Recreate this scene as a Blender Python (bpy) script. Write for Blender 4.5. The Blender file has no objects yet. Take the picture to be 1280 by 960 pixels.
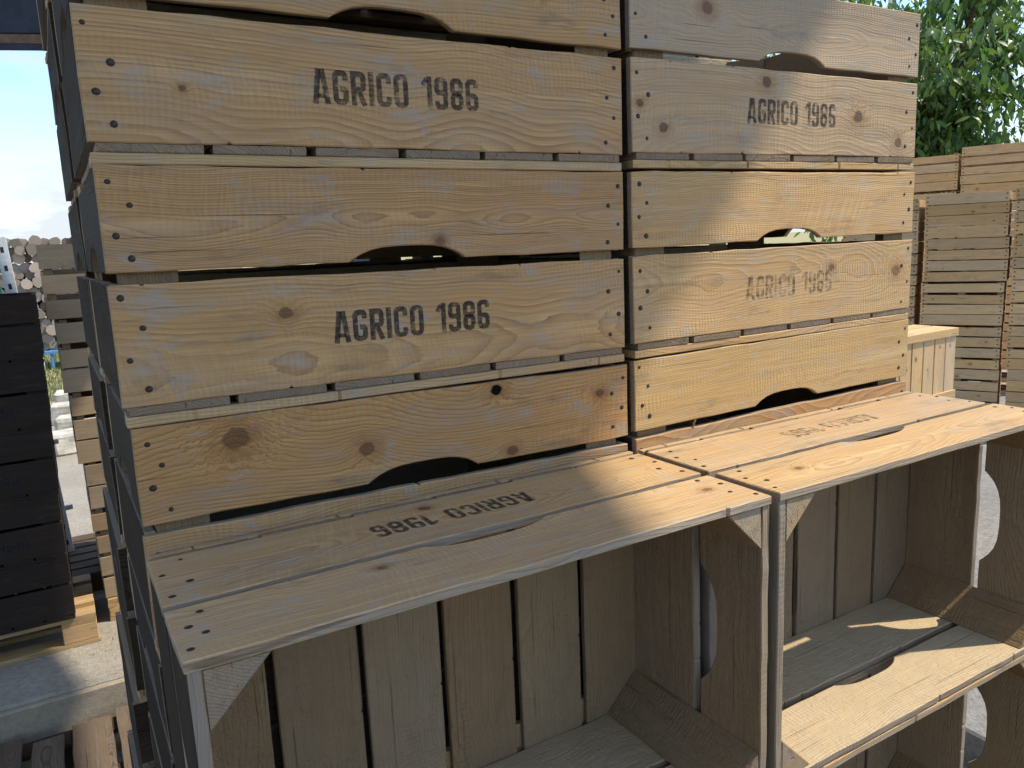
import bpy, bmesh, math, random
from mathutils import Vector, Matrix, Euler
R = math.radians
rng = random.Random(11)
S = bpy.context.scene
COL = S.collection

# ------------------------------------------------------------------ camera
cam_data = bpy.data.cameras.new('camera')
cam = bpy.data.objects.new('camera', cam_data); COL.objects.link(cam)
CAM = Vector((-0.0598, -1.0111, 1.0516))
_p, _y, _r = R(-10.1241), R(30.1757), R(-2.6207)
fw = Vector((math.sin(_y)*math.cos(_p), math.cos(_y)*math.cos(_p), math.sin(_p)))
rt = Vector((math.cos(_y), -math.sin(_y), 0)); up = rt.cross(fw)
r2 = math.cos(_r)*rt + math.sin(_r)*up; u2 = -math.sin(_r)*rt + math.cos(_r)*up
m = Matrix((r2, u2, -fw)).transposed().to_4x4(); m.translation = CAM
cam.matrix_world = m
cam_data.sensor_fit = 'HORIZONTAL'; cam_data.sensor_width = 36; cam_data.lens = 27.4986
cam_data.clip_start = 0.02; cam_data.clip_end = 3000
S.camera = cam

# ------------------------------------------------------------------ sky and sun
SUN_DIR = Vector((0.91, -0.41, 1.40)).normalized()      # towards the sun
ELEV = math.asin(SUN_DIR.z); AZ = math.atan2(SUN_DIR.x, SUN_DIR.y)
W = bpy.data.worlds.new('World'); S.world = W; W.use_nodes = True
nt = W.node_tree; nt.nodes.clear()
def wn(t, **k):
    n = nt.nodes.new(t)
    for a, b in k.items(): setattr(n, a, b)
    return n
out = wn('ShaderNodeOutputWorld'); bg = wn('ShaderNodeBackground'); bg.inputs[1].default_value = 0.14
sky = wn('ShaderNodeTexSky', sky_type='NISHITA', sun_disc=False, sun_elevation=ELEV, sun_rotation=AZ, air_density=1.0, dust_density=.3, ozone_density=1.0)
tc = wn('ShaderNodeTexCoord'); mp = wn('ShaderNodeMapping'); mp.inputs['Scale'].default_value = (1, 1, 3.2)
mp.inputs['Location'].default_value = (0.35, 0.2, 0.1)
nz = wn('ShaderNodeTexNoise'); nz.inputs['Scale'].default_value = 5.5; nz.inputs['Detail'].default_value = 7; nz.inputs['Roughness'].default_value = .55
cr = wn('ShaderNodeValToRGB'); cr.color_ramp.elements[0].position = .46; cr.color_ramp.elements[1].position = .70
sep = wn('ShaderNodeSeparateXYZ')
zr = wn('ShaderNodeMapRange'); zr.inputs[1].default_value = .0; zr.inputs[2].default_value = .12; zr.inputs[3].default_value = 1.0; zr.inputs[4].default_value = .0
ad = wn('ShaderNodeMath', operation='ADD'); ml = wn('ShaderNodeMath', operation='MULTIPLY'); ml.inputs[1].default_value = .30
mx = wn('ShaderNodeMix', data_type='RGBA'); mx.inputs[7].default_value = (1.92, 2.06, 2.2, 1)
L_ = nt.links.new
L_(tc.outputs['Generated'], mp.inputs['Vector']); L_(mp.outputs[0], nz.inputs['Vector'])
L_(tc.outputs['Generated'], sep.inputs[0]); L_(sep.outputs[2], zr.inputs[0]); L_(zr.outputs[0], ml.inputs[0])
L_(nz.outputs[0], ad.inputs[0]); L_(ml.outputs[0], ad.inputs[1]); L_(ad.outputs[0], cr.inputs[0])
L_(cr.outputs[0], mx.inputs[0]); tint = wn('ShaderNodeMix', data_type='RGBA', blend_type='MULTIPLY'); tint.inputs[0].default_value = 1; tint.inputs[7].default_value = (.56, .64, .74, 1)
L_(sky.outputs[0], tint.inputs[6]); L_(tint.outputs[2], mx.inputs[6]); L_(mx.outputs[2], bg.inputs[0]); L_(bg.outputs[0], out.inputs[0])

sd = bpy.data.lights.new('sun', 'SUN'); sd.energy = 2.0; sd.angle = R(0.7); sd.color = (1, .91, .77)
sun = bpy.data.objects.new('sun', sd); COL.objects.link(sun)
sun.rotation_euler = SUN_DIR.to_track_quat('Z', 'Y').to_euler(); sun.location = (6, -4, 9)
S.view_settings.view_transform = 'Standard'; S.view_settings.look = 'None'
S.view_settings.exposure = 1.66; S.view_settings.gamma = 1
S.view_settings.use_curve_mapping = False
S.cycles.max_bounces = 8; S.cycles.diffuse_bounces = 5

# ------------------------------------------------------------------ materials
class NT:
    def __init__(s, name):
        s.m = bpy.data.materials.new(name); s.m.use_nodes = True
        s.t = s.m.node_tree; s.t.nodes.clear()
    def n(s, t, **k):
        n = s.t.nodes.new(t)
        for a, b in k.items(): setattr(n, a, b)
        return n
    def set(s, sock, v):
        if v is None: return
        if hasattr(v, 'is_output') or isinstance(v, bpy.types.NodeSocket): s.t.links.new(v, sock)
        else: sock.default_value = v
    def math(s, op, a, b=None, c=None, clamp=False):
        n = s.n('ShaderNodeMath', operation=op, use_clamp=clamp)
        for i, v in enumerate((a, b, c)): s.set(n.inputs[i], v)
        return n.outputs[0]
    def mix(s, f, a, b, bt='MIX'):
        n = s.n('ShaderNodeMix', data_type='RGBA', blend_type=bt)
        s.set(n.inputs[0], f)
        for i, v in ((6, a), (7, b)):
            if isinstance(v, tuple) and len(v) == 3: v = (*v, 1)
            s.set(n.inputs[i], v)
        return n.outputs[2]
    def noise(s, vec, scale, detail=2, rough=.5, dist=0, dim='3D', w=None):
        n = s.n('ShaderNodeTexNoise', noise_dimensions=dim)
        if vec is not None and dim != '1D': s.set(n.inputs['Vector'], vec)
        if w is not None: s.set(n.inputs['W'], w)
        n.inputs['Scale'].default_value = scale; n.inputs['Detail'].default_value = detail
        n.inputs['Roughness'].default_value = rough; n.inputs['Distortion'].default_value = dist
        return n.outputs[0]
    def rng(s, v, a, b, c=0., d=1., smooth=True):
        n = s.n('ShaderNodeMapRange'); n.interpolation_type = 'SMOOTHSTEP' if smooth else 'LINEAR'
        for i, x in enumerate((v, a, b, c, d)): s.set(n.inputs[i], x)
        return n.outputs[0]
    def comb(s, x, y, z):
        n = s.n('ShaderNodeCombineXYZ')
        for i, v in enumerate((x, y, z)): s.set(n.inputs[i], v)
        return n.outputs[0]
    def xyz(s, v):
        n = s.n('ShaderNodeSeparateXYZ'); s.set(n.inputs[0], v); return n.outputs
    def attr(s, name):
        n = s.n('ShaderNodeAttribute', attribute_type='OBJECT', attribute_name=name); return n
    def obj(s):
        return s.n('ShaderNodeTexCoord').outputs['Object']
    def finish(s, col, rough=.8, h=None, hd=.001, spec=.25, strength=1.0, **k):
        b = s.n('ShaderNodeBsdfPrincipled'); s.set(b.inputs['Base Color'], col if not (isinstance(col, tuple) and len(col) == 3) else (*col, 1))
        s.set(b.inputs['Roughness'], rough); s.set(b.inputs['Specular IOR Level'], spec)
        for a, v in k.items(): s.set(b.inputs[a], v)
        if h is not None:
            bp = s.n('ShaderNodeBump'); bp.inputs['Distance'].default_value = hd; bp.inputs['Strength'].default_value = strength
            s.set(bp.inputs['Height'], h); s.t.links.new(bp.outputs[0], b.inputs['Normal'])
        o = s.n('ShaderNodeOutputMaterial'); s.t.links.new(b.outputs[0], o.inputs[0])
        return s.m

def wood(name, early, late, grey, stain=.5, spec=.28, saw=1., dust=0., greyamt=.15, contrast=1., knots=True, bump=1., dustcol=(.30, .25, .185)):
    g = NT(name); P = g.obj(); x, y, z = g.xyz(P)
    seed = g.attr('seed').outputs['Fac']; tone = g.attr('tone').outputs['Fac']; gr = g.attr('grey').outputs['Fac']
    def h(k): return g.math('FRACT', g.math('MULTIPLY', seed, k))
    h1, h2, h3, h4, h5 = h(12.9898), h(78.233), h(37.719), h(94.673), h(53.17)
    xs = g.math('ADD', x, g.math('MULTIPLY', seed, 31.7))
    wob = g.noise(None, 2.4, 2, .5, dim='1D', w=xs)
    wob2 = g.noise(None, 3.1, 1, .5, dim='1D', w=g.math('ADD', xs, 77.))
    yc = g.math('ADD', g.math('ADD', y, g.math('MULTIPLY_ADD', h1, .10, .015)), g.math('MULTIPLY', g.math('SUBTRACT', wob, .5), .05))
    yc = g.math('ADD', yc, g.math('MULTIPLY', x, g.math('MULTIPLY', g.math('SUBTRACT', h3, .5), .09)))
    zc = g.math('SUBTRACT', z, g.math('MULTIPLY_ADD', h2, .26, -.06))
    zc = g.math('ADD', zc, g.math('MULTIPLY', g.math('SUBTRACT', wob2, .5), .035))
    r = g.math('SQRT', g.math('ADD', g.math('MULTIPLY', yc, yc), g.math('MULTIPLY', zc, zc)))
    kmask = None; khalo = None; kd = None
    pert = g.comb(g.math('MULTIPLY', xs, 5.), g.math('MULTIPLY', y, 45.), g.math('MULTIPLY', z, 45.))
    r = g.math('ADD', r, g.math('MULTIPLY', g.math('SUBTRACT', g.noise(pert, 1., 3, .55), .5), .0055))
    if knots:
        kn = g.math('MULTIPLY_ADD', g.noise(g.comb(g.math('MULTIPLY', xs, 75.), 0., g.math('MULTIPLY', z, 75.)), 1., 3, .6), .9, .55)
        for i in (1, 2, 3, 4, 5):
            kx, kz, kr = g.xyz(g.attr('k%d' % i).outputs['Vector'])
            dx = g.math('MULTIPLY', g.math('SUBTRACT', x, kx), .78); dz = g.math('SUBTRACT', z, kz)
            d = g.math('SQRT', g.math('ADD', g.math('MULTIPLY', dx, dx), g.math('MULTIPLY', dz, dz)))
            q = g.math('MULTIPLY', g.math('DIVIDE', d, g.math('ADD', kr, 1e-5)), kn)            # distance in knot radii
            e = g.math('EXPONENT', g.math('MULTIPLY', g.math('MULTIPLY', q, q), -.16))
            r = g.math('ADD', r, g.math('MULTIPLY', g.math('MULTIPLY', kr, 1.5), e))
            mk = g.rng(q, 1.2, .75); hl = g.rng(q, 3.2, .9)
            kmask = mk if kmask is None else g.math('MAXIMUM', kmask, mk)
            khalo = hl if khalo is None else g.math('MAXIMUM', khalo, hl)
            kd = q if kd is None else g.math('MINIMUM', kd, q)
    sp = g.math('MULTIPLY_ADD', h4, .0022, .0026)
    t = g.math('DIVIDE', r, sp)
    f = g.math('FRACT', t)
    late_m = g.math('MULTIPLY', g.math('POWER', f, 2.1), g.rng(f, 1.0, .93))
    ringamp = g.math('MULTIPLY_ADD', g.noise(None, .8, 2, .6, dim='1D', w=g.math('ADD', g.math('FLOOR', t), g.math('MULTIPLY', seed, 9.))), 2.0, -.30, clamp=True)
    fib_v = g.comb(g.math('MULTIPLY', xs, 9.), g.math('MULTIPLY', y, 420.), g.math('MULTIPLY', z, 420.))
    fib = g.noise(fib_v, 1., 3, .6)
    fib2 = g.noise(g.comb(g.math('MULTIPLY', xs, 3.), g.math('MULTIPLY', y, 90.), g.math('MULTIPLY', z, 90.)), 1., 3, .6)
    sawn = g.noise(g.comb(g.math('MULTIPLY', g.math('ADD', xs, g.math('MULTIPLY', z, g.math('SUBTRACT', h5, .5))), 210.), 3., g.math('MULTIPLY', z, 9.)), 1., 2, .6)
    sawamt = g.rng(g.noise(g.comb(g.math('MULTIPLY', xs, 4.), seed, g.math('MULTIPLY', z, 9.)), 1., 2, .5), .42, .68)
    rip = g.math('SINE', g.math('ADD', g.math('MULTIPLY', x, g.math('MULTIPLY_ADD', h3, 260., 620.)), g.math('MULTIPLY', g.noise(P, 26., 3, .6), 13.)))
    ripm = g.math('MULTIPLY', g.rng(g.noise(g.comb(g.math('MULTIPLY', xs, 3.5), seed, g.math('MULTIPLY', z, 16.)), 1., 3, .6), .46, .66), saw, clamp=True)
    rip = g.math('MULTIPLY', g.math('MULTIPLY_ADD', rip, .5, .5), ripm)
    # colour
    lm = g.math('MULTIPLY', g.math('MULTIPLY', late_m, ringamp), 1.02 * contrast, clamp=True)
    c = g.mix(lm, early, late)
    patch = g.noise(g.comb(g.math('MULTIPLY', xs, 4.), g.math('MULTIPLY', y, 8.), g.math('MULTIPLY', z, 13.)), 1., 4, .55)
    c = g.mix(g.rng(patch, .35, .72, 0, .45), c, g.mix(.5, late, (early[0]*1.0, early[1]*.82, early[2]*.66)))
    c = g.mix(g.rng(fib2, .34, .66, 0., .55), c, (early[0]*.62, early[1]*.58, early[2]*.55))
    c = g.mix(g.rng(fib, .36, .62, .5, 0.), c, (early[0]*.45, early[1]*.42, early[2]*.4))
    c = g.mix(g.math('MULTIPLY', g.rng(sawn, .45, .65, 0, .22*saw), sawamt), c, (early[0]*1.15, early[1]*1.2, early[2]*1.25))
    band = g.noise(g.comb(g.math('MULTIPLY', xs, 1.1), g.math('MULTIPLY', y, 20.), g.math('MULTIPLY', z, 34.)), 1., 3, .6)
    c = g.mix(g.rng(band, .40, .66, 0., .42), c, (early[0]*.80, early[1]*.68, early[2]*.52))
    c = g.mix(g.rng(band, .40, .28, 0., .35), c, (early[0]*1.15, early[1]*1.22, early[2]*1.35))
    c = g.mix(g.math('MULTIPLY', rip, .10), c, (early[0]*1.2, early[1]*1.25, early[2]*1.35))
    wash = g.noise(g.comb(g.math('MULTIPLY', g.math('ADD', xs, 55.), 3.2), g.math('MULTIPLY', y, 9.), g.math('MULTIPLY', z, 12.)), 1., 5, .65)
    c = g.mix(g.math('MULTIPLY', g.rng(wash, .46, .68, 0., .46*min(1., stain)), g.rng(fib2, .25, .6, .55, 1.)), c, tuple(v*.86 for v in grey))
    # grey-blue weather stains and dirt
    sv = g.comb(g.math('MULTIPLY', xs, 13.), g.math('MULTIPLY', y, 22.), g.math('MULTIPLY', z, 22.))
    st = g.noise(sv, 1., 9, .74, .3)
    c = g.mix(g.math('MULTIPLY', g.rng(st, .525, .64, 0., .9*stain), g.rng(fib, .3, .6, .5, 1.)), c, grey)
    dr = g.noise(g.comb(g.math('MULTIPLY', g.math('ADD', xs, 9.), 6.), g.math('MULTIPLY', y, 22.), g.math('MULTIPLY', z, 26.)), 1., 6, .7)
    c = g.mix(g.rng(dr, .53, .74, 0, .62), c, (.085, .062, .042))
    c = g.mix(g.math('MULTIPLY_ADD', gr, g.rng(fib2, .2, .8, .6, 1.), greyamt, clamp=True), c, grey)
    ck = g.noise(g.comb(g.math('MULTIPLY', xs, 2.6), g.math('MULTIPLY', y, 60.), g.math('MULTIPLY', z, 240.)), 1., 2, .55)
    ckm = g.rng(ck, .66, .74)
    c = g.mix(g.math('MULTIPLY', ckm, .6), c, (late[0]*.42, late[1]*.38, late[2]*.36))
    speck = g.noise(P, 260., 2, .5)
    c = g.mix(g.rng(speck, .70, .80, 0, .5), c, (.06, .045, .03))
    if knots:
        kr_ring = g.math('FRACT', g.math('MULTIPLY', kd, 3.4))
        kc = g.mix(g.math('MULTIPLY', kr_ring, .7), g.mix(g.noise(P, 160., 3), (.20, .10, .045), (.07, .036, .02)), (.055, .028, .016))
        kc = g.mix(g.rng(kd, .72, 1.0, 0, .6), kc, (.022, .014, .010))
        c = g.mix(g.math('MULTIPLY', khalo, g.rng(st, .35, .65, .15, .6)), c, (late[0]*.75, late[1]*.62, late[2]*.55))
        c = g.mix(g.math('MULTIPLY', kmask, g.math('MULTIPLY_ADD', h4, .3, .6)), c, kc)
    if dust > 0:
        dn = g.noise(P, 21., 6, .65)
        c = g.mix(g.rng(dn, .25, .7, dust*.62, dust), c, dustcol)
        c = g.mix(g.rng(g.noise(P, 70., 4, .6, .6), .55, .75, 0, .45*dust), c, tuple(v*.55 for v in dustcol))
    tv = g.math('ADD', 1., tone)
    hsv = g.n('ShaderNodeHueSaturation'); g.set(hsv.inputs['Value'], tv); g.set(hsv.inputs['Color'], c)
    g.set(hsv.inputs['Saturation'], g.math('MULTIPLY_ADD', h2, .14, 1.0)); g.set(hsv.inputs['Hue'], g.math('MULTIPLY_ADD', h5, .006, .497))
    c = hsv.outputs[0]
    hh = g.math('MULTIPLY', lm, .55)
    hh = g.math('ADD', hh, g.math('MULTIPLY', fib, .55)); hh = g.math('ADD', hh, g.math('MULTIPLY', fib2, .5))
    hh = g.math('ADD', hh, g.math('MULTIPLY', g.math('MULTIPLY', sawn, sawamt), .7*saw))
    hh = g.math('SUBTRACT', g.math('ADD', hh, g.math('MULTIPLY', rip, .5)), g.math('MULTIPLY', ckm, .6))
    if knots: hh = g.math('ADD', hh, g.math('MULTIPLY', kmask, .5))
    if dust > 0:
        hh = g.math('ADD', hh, g.math('MULTIPLY', g.noise(P, 55., 5, .65, 1.2), 3.2*dust))
    return g.finish(c, g.math('MULTIPLY_ADD', fib2, .2, .62), hh, .00085, spec, bump)

HONEY = wood('honey_planed_wood', (.57, .35, .148), (.255, .115, .037), (.315, .27, .218), stain=.8, saw=.9, contrast=1.6)
EDGEW = wood('greyed_board_edge', (.42, .315, .195), (.20, .14, .08), (.24, .215, .18), stain=.8, saw=.3, knots=False, bump=1.6, greyamt=.25)
PALE = wood('pale_sun_bleached_wood', (.58, .40, .195), (.32, .18, .068), (.35, .305, .245), stain=.6, saw=1.2, contrast=1.45)
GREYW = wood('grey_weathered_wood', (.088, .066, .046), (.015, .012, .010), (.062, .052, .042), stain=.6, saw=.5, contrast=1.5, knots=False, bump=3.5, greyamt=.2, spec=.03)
ENDG = wood('end_grain_wood', (.34, .245, .145), (.085, .055, .03), (.17, .155, .135), stain=.4, saw=.9, knots=False, bump=1.8)
DUSTSHADE = wood('shaded_dusty_inner_wood', (.28, .18, .09), (.12, .066, .03), (.22, .20, .17), stain=.4, saw=.6, dust=.6, knots=False, bump=2.2, spec=.05, dustcol=(.29, .212, .128))  # dust tone darkened for the shade inside the crates
DUSTF = wood('pale_dusty_wood', (.44, .34, .21), (.26, .18, .10), (.30, .28, .25), stain=.5, saw=.8, dust=.6, knots=False, bump=1.6, dustcol=(.52, .405, .24))  # same dust in its pale sunlit tone, for side plank insides
DARKW = wood('shade_darkened_wood', (.045, .034, .027), (.02, .015, .012), (.03, .029, .029), stain=.4, saw=.3, knots=False, spec=.05)  # deep shade put into the colour, for the dark stack
TANW = wood('tan_crate_wood', (.62, .43, .225), (.32, .18, .075), (.27, .23, .18), stain=.35, saw=.5, greyamt=.06)
NEWW = wood('fresh_pallet_wood', (.50, .36, .19), (.34, .19, .07), (.26, .24, .2), stain=.2, saw=.5, greyamt=.03)

def simple(name, col, rough=.7, scale=30., var=.35, bump=.4, hd=.002, spec=.3, metal=0., dirt=(.1, .08, .06), dirtamt=.3):
    g = NT(name); P = g.obj()
    a = g.noise(P, scale, 5, .6); b = g.noise(P, scale*.17, 4, .6)
    c = g.mix(g.rng(a, .3, .7), tuple(v*(1-var) for v in col), tuple(min(1, v*(1+var)) for v in col))
    c = g.mix(g.rng(b, .5, .72, 0, dirtamt), c, dirt)
    return g.finish(c, rough, a, hd, spec, bump, Metallic=metal)
NAILM = simple('rusty_nail_steel', (.050, .036, .028), .6, 400., .5, .5, .0004, .4, .5, (.10, .045, .02), .5)
STEEL = simple('galvanised_white_steel', (.62, .64, .63), .5, 60., .12, .1, .001, .4, 0., (.30, .24, .18), .35)
GREEN = simple('green_painted_steel', (.03, .30, .20), .5, 60., .2, .1, .001, .4, 0., (.5, .55, .5), .35)
BLUEP = simple('blue_plastic', (.08, .22, .42), .5, 40., .2, .1, .001, .4)
BEAMM = simple('dark_painted_beam', (.030, .036, .055), .6, 12., .25, .3, .002, .3, 0., (.02, .02, .02), .3)
TRIMM = simple('brown_beam_board', (.16, .105, .07), .75, 20., .3, .3, .002)
TINM = simple('corrugated_tin', (.60, .58, .54), .6, 8., .12, .1, .001, .3, .0, (.4, .3, .2), .2)  # roof underside kept pale to bounce light onto the shaded crates
STONE = simple('pale_stone', (.50, .46, .38), .9, 9., .25, .8, .02, .15, 0., (.28, .24, .18), .4)
BARK = simple('log_bark', (.16, .12, .09), .95, 18., .5, 1., .02, .1)
TBARK = simple('tree_bark', (.10, .08, .06), .95, 25., .5, 1., .02, .1)

def logend():
    g = NT('cut_log_wood'); P = g.obj(); x, y, z = g.xyz(P)
    seed = g.attr('seed').outputs['Fac']
    d = g.math('SQRT', g.math('ADD', g.math('MULTIPLY', x, x), g.math('MULTIPLY', z, z)))
    rr = g.math('FRACT', g.math('ADD', g.math('MULTIPLY', d, 85.), g.math('MULTIPLY', g.noise(P, 9., 2), 2.)))
    c = g.mix(g.math('MULTIPLY', rr, .35), (.36, .30, .24), (.17, .125, .09))
    hv = g.n('ShaderNodeHueSaturation'); g.set(hv.inputs['Value'], g.math('MULTIPLY_ADD', g.math('FRACT', g.math('MULTIPLY', seed, 91.7)), .75, .5)); g.set(hv.inputs['Color'], c)
    return g.finish(hv.outputs[0], .9)
LOGEND = logend()

def ink():
    g = NT('stamped_ink'); P = g.obj(); wear = g.attr('wear').outputs['Fac']
    n = g.math('ADD', g.math('MULTIPLY', g.noise(P, 65., 5, .7), .7), g.math('MULTIPLY', g.noise(g.comb(g.math('MULTIPLY', g.xyz(P)[0], 30.), 0., g.math('MULTIPLY', g.xyz(P)[2], 330.)), 1., 3, .6), .3))
    a = g.math('MULTIPLY', g.rng(n, g.math('ADD', g.math('MULTIPLY', wear, .55), .12), g.math('ADD', g.math('MULTIPLY', wear, .55), .34)), g.math('MULTIPLY', g.rng(wear, .1, .55, .97, .60, False), g.rng(g.noise(P, 120., 4, .7), .3, .62, .62, 1.)))
    b = g.n('ShaderNodeBsdfPrincipled'); b.inputs['Base Color'].default_value = (.024, .024, .027, 1); b.inputs['Roughness'].default_value = .8; b.inputs['Specular IOR Level'].default_value = .15
    t = g.n('ShaderNodeBsdfTransparent'); mxs = g.n('ShaderNodeMixShader'); o = g.n('ShaderNodeOutputMaterial')
    g.set(mxs.inputs[0], a); g.t.links.new(t.outputs[0], mxs.inputs[1]); g.t.links.new(b.outputs[0], mxs.inputs[2]); g.t.links.new(mxs.outputs[0], o.inputs[0])
    return g.m
INK = ink()

def concrete(name, ca, cb, grit=1.):
    g = NT(name); P = g.obj()
    a = g.noise(P, 1.6, 6, .6); b = g.noise(P, 38., 6, .7); d = g.noise(P, 140., 3, .6)
    c = g.mix(g.rng(a, .3, .7), ca, cb)
    c = g.mix(g.rng(b, .35, .75, 0, .55), c, tuple(v*.55 for v in ca))
    c = g.mix(g.rng(d, .62, .72, 0, .6), c, (.55, .52, .46))
    return g.finish(c, .92, g.math('ADD', g.math('MULTIPLY', b, 1.), g.math('MULTIPLY', d, .6)), .008*grit, .15, 1.)
CONC = concrete('rough_concrete', (.28, .25, .20), (.38, .345, .28))
CONC2 = concrete('smooth_concrete', (.30, .25, .175), (.37, .315, .225), .3)
DARKGROUND = concrete('bounce_cutting_ground', (.085, .078, .07), (.12, .11, .10))  # kept dark so little light bounces up into the crates
def field():
    g = NT('dry_grass_ground'); P = g.obj(); y = g.xyz(P)[1]
    a = g.noise(P, .5, 5, .6); b = g.noise(P, 9., 5, .7)
    c = g.mix(g.rng(g.math('ADD', y, g.math('MULTIPLY', a, 5.)), 14., 20.), (.40, .34, .22), (.36, .32, .17))
    c = g.mix(g.rng(b, .35, .7, 0, .5), c, (.10, .10, .035))
    return g.finish(c, .95, b, .03, .1)
FIELD = field()
def gravel():
    g = NT('dusty_yard'); P = g.obj()
    a = g.noise(P, .8, 5, .6); b = g.noise(P, 30., 6, .75)
    c = g.mix(g.rng(a, .3, .7), (.24, .225, .20), (.32, .30, .265))
    c = g.mix(g.rng(b, .4, .7, 0, .7), c, (.14, .13, .115))
    return g.finish(c, .95, b, .015, .1)
YARD = gravel()
def leafm(name, ca, cb):
    g = NT(name); rnd = g.n('ShaderNodeObjectInfo').outputs['Random']; at = g.n('ShaderNodeAttribute', attribute_name='shade'); f = g.math('FRACT', g.math('ADD', at.outputs['Fac'], rnd))
    c = g.mix(f, ca, cb)
    b = g.n('ShaderNodeBsdfPrincipled'); g.set(b.inputs['Base Color'], c); b.inputs['Roughness'].default_value = .42; b.inputs['Specular IOR Level'].default_value = .5
    t = g.n('ShaderNodeBsdfTranslucent'); g.set(t.inputs[0], g.mix(.5, c, (.14, .27, .035))); mxs = g.n('ShaderNodeMixShader'); mxs.inputs[0].default_value = .38
    o = g.n('ShaderNodeOutputMaterial'); g.t.links.new(b.outputs[0], mxs.inputs[1]); g.t.links.new(t.outputs[0], mxs.inputs[2]); g.t.links.new(mxs.outputs[0], o.inputs[0])
    return g.m
LEAF = leafm('leaf_green', (.045, .105, .026), (.16, .25, .055))
GRASSM = leafm('grass_green', (.10, .16, .03), (.26, .24, .09))
BLACK = simple('black_hole_shade', (.008, .006, .005), .95, 100., .3, .1, .001, .02, 0., (.01, .008, .006))
STRAW = simple('straw', (.45, .36, .18), .8, 50., .3, .2, .001)

# ------------------------------------------------------------------ object helpers
def link(name, me, parent=None, loc=None, rot=None, seed=None, mats=None):
    o = bpy.data.objects.new(name, me); COL.objects.link(o)
    if parent is not None: o.parent = parent
    if loc is not None: o.location = loc
    if rot is not None: o.rotation_euler = rot
    o['seed'] = rng.uniform(.05, 9.95) if seed is None else seed
    o['tone'] = 0.0; o['grey'] = 0.0
    return o
def empty(name, label, cat, mw=None, group=None):
    o = bpy.data.objects.new(name, None); COL.objects.link(o); o.empty_display_size = .05
    if mw is not None: o.matrix_world = mw
    tag(o, label, cat, group); return o
def tag(o, label, cat, group=None):
    o['label'] = label; o['category'] = cat
    if group: o['group'] = group
def structure(o): o['kind'] = 'structure'; return o
def mesh(name, verts, faces, mats, midx=None, smooth=False):
    me = bpy.data.meshes.new(name); me.from_pydata([tuple(v) for v in verts], [], faces)
    for mt in mats: me.materials.append(mt)
    if midx: me.polygons.foreach_set('material_index', midx)
    if smooth: me.polygons.foreach_set('use_smooth', [True]*len(me.polygons))
    me.update(); return me

def plank_mesh(L, H, T, mats, cut=None, step=.045, rough=.0011, c=.0014, r=None, ends=0.):
    """a board: length along x, height along z, outer face at y = 0, inner face at y = T; cut = (x0, x1, depth, 'lo'/'hi')"""
    r = r or rng
    pts = []
    def edge(x0, x1, z, sgn, cutspec):
        n = max(1, int(abs(x1-x0)/step)); xs = [x0+(x1-x0)*i/n for i in range(1, n)]
        if cutspec:
            a, b, d = cutspec; w = b-a
            xs = [x for x in xs if not (a-.01 < x < b+.01)]
            prof = [(0, 0), (.04, .22), (.10, .50), (.18, .76), (.28, .93), (.42, 1), (.6, 1), (.72, .95), (.82, .8), (.90, .56), (.96, .26), (1, 0)]
            cp = [(a+w*p, z+sgn*d*q) for p, q in prof]
            if x1 < x0: cp = cp[::-1]
            pp = [(x, z+r.uniform(-rough, rough)) for x in xs if (x < a) == (x1 > x0)]
            pp2 = [(x, z+r.uniform(-rough, rough)) for x in xs if (x < a) != (x1 > x0)]
            return pp+cp+pp2
        o_ = []
        for x in xs:
            o_.append((x, z+r.uniform(-rough, rough)))
            if r.random() < .10:
                w_ = r.uniform(.004, .011); o_ += [(x+(.008 if x1 > x0 else -.008), z), (x+(.008+w_*.4)*(1 if x1 > x0 else -1), z+sgn*r.uniform(.0015, .0035)), (x+(.008+w_)*(1 if x1 > x0 else -1), z)]
        return o_
    j = lambda: r.uniform(-rough, rough)
    e0, e1 = r.uniform(-ends, 0), r.uniform(0, ends)
    pts.append((0+j(), j())); pts += edge(0, L, 0, 1, cut[:3] if cut and cut[3] == 'lo' else None)
    pts.append((L+j(), j())); pts.append((L+j(), H*.5)); pts.append((L+j(), H+j()))
    pts += edge(L, 0, H, -1, cut[:3] if cut and cut[3] == 'hi' else None)
    pts.append((j(), H+j())); pts.append((j(), H*.5))
    n = len(pts); ins = []
    for i in range(n):
        a, b, d = Vector(pts[i-1]), Vector(pts[i]), Vector(pts[(i+1) % n])
        d1 = (b-a).normalized(); d2 = (d-b).normalized()
        nn = Vector((-d1.y-d2.y, d1.x+d2.x))
        if nn.length < 1e-6: nn = Vector((-d1.y, d1.x))
        nn.normalize(); ins.append((b+nn*c*1.15))
    V = [(p.x, 0, p.y) for p in ins]+[(p[0], c, p[1]) for p in pts]+[(p[0], T-c, p[1]) for p in pts]+[(p.x, T, p.y) for p in ins]
    F = [list(range(n))]; M = [0]
    for k in range(3):
        for i in range(n):
            q = (i+1) % n
            F.append([k*n+i, (k+1)*n+i, (k+1)*n+q, k*n+q]); M.append(2 if len(mats) > 2 and k == 1 else (0 if k < 2 else 1))
    F.append([3*n+i for i in range(n)][::-1]); M.append(1)
    me = mesh('board', V, F, mats, M)
    return me
def box_mesh(sx, sy, sz, mats, c=.0015, name='block'):
    bm = bmesh.new(); bmesh.ops.create_cube(bm, size=1)
    for v in bm.verts: v.co = Vector(((v.co.x+.5)*sx, (v.co.y+.5)*sy, (v.co.z+.5)*sz))
    if c: bmesh.ops.bevel(bm, geom=bm.edges[:], offset=c, segments=1, affect='EDGES')
    me = bpy.data.meshes.new(name); bm.to_mesh(me); bm.free()
    for mt in mats: me.materials.append(mt)
    return me

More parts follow.
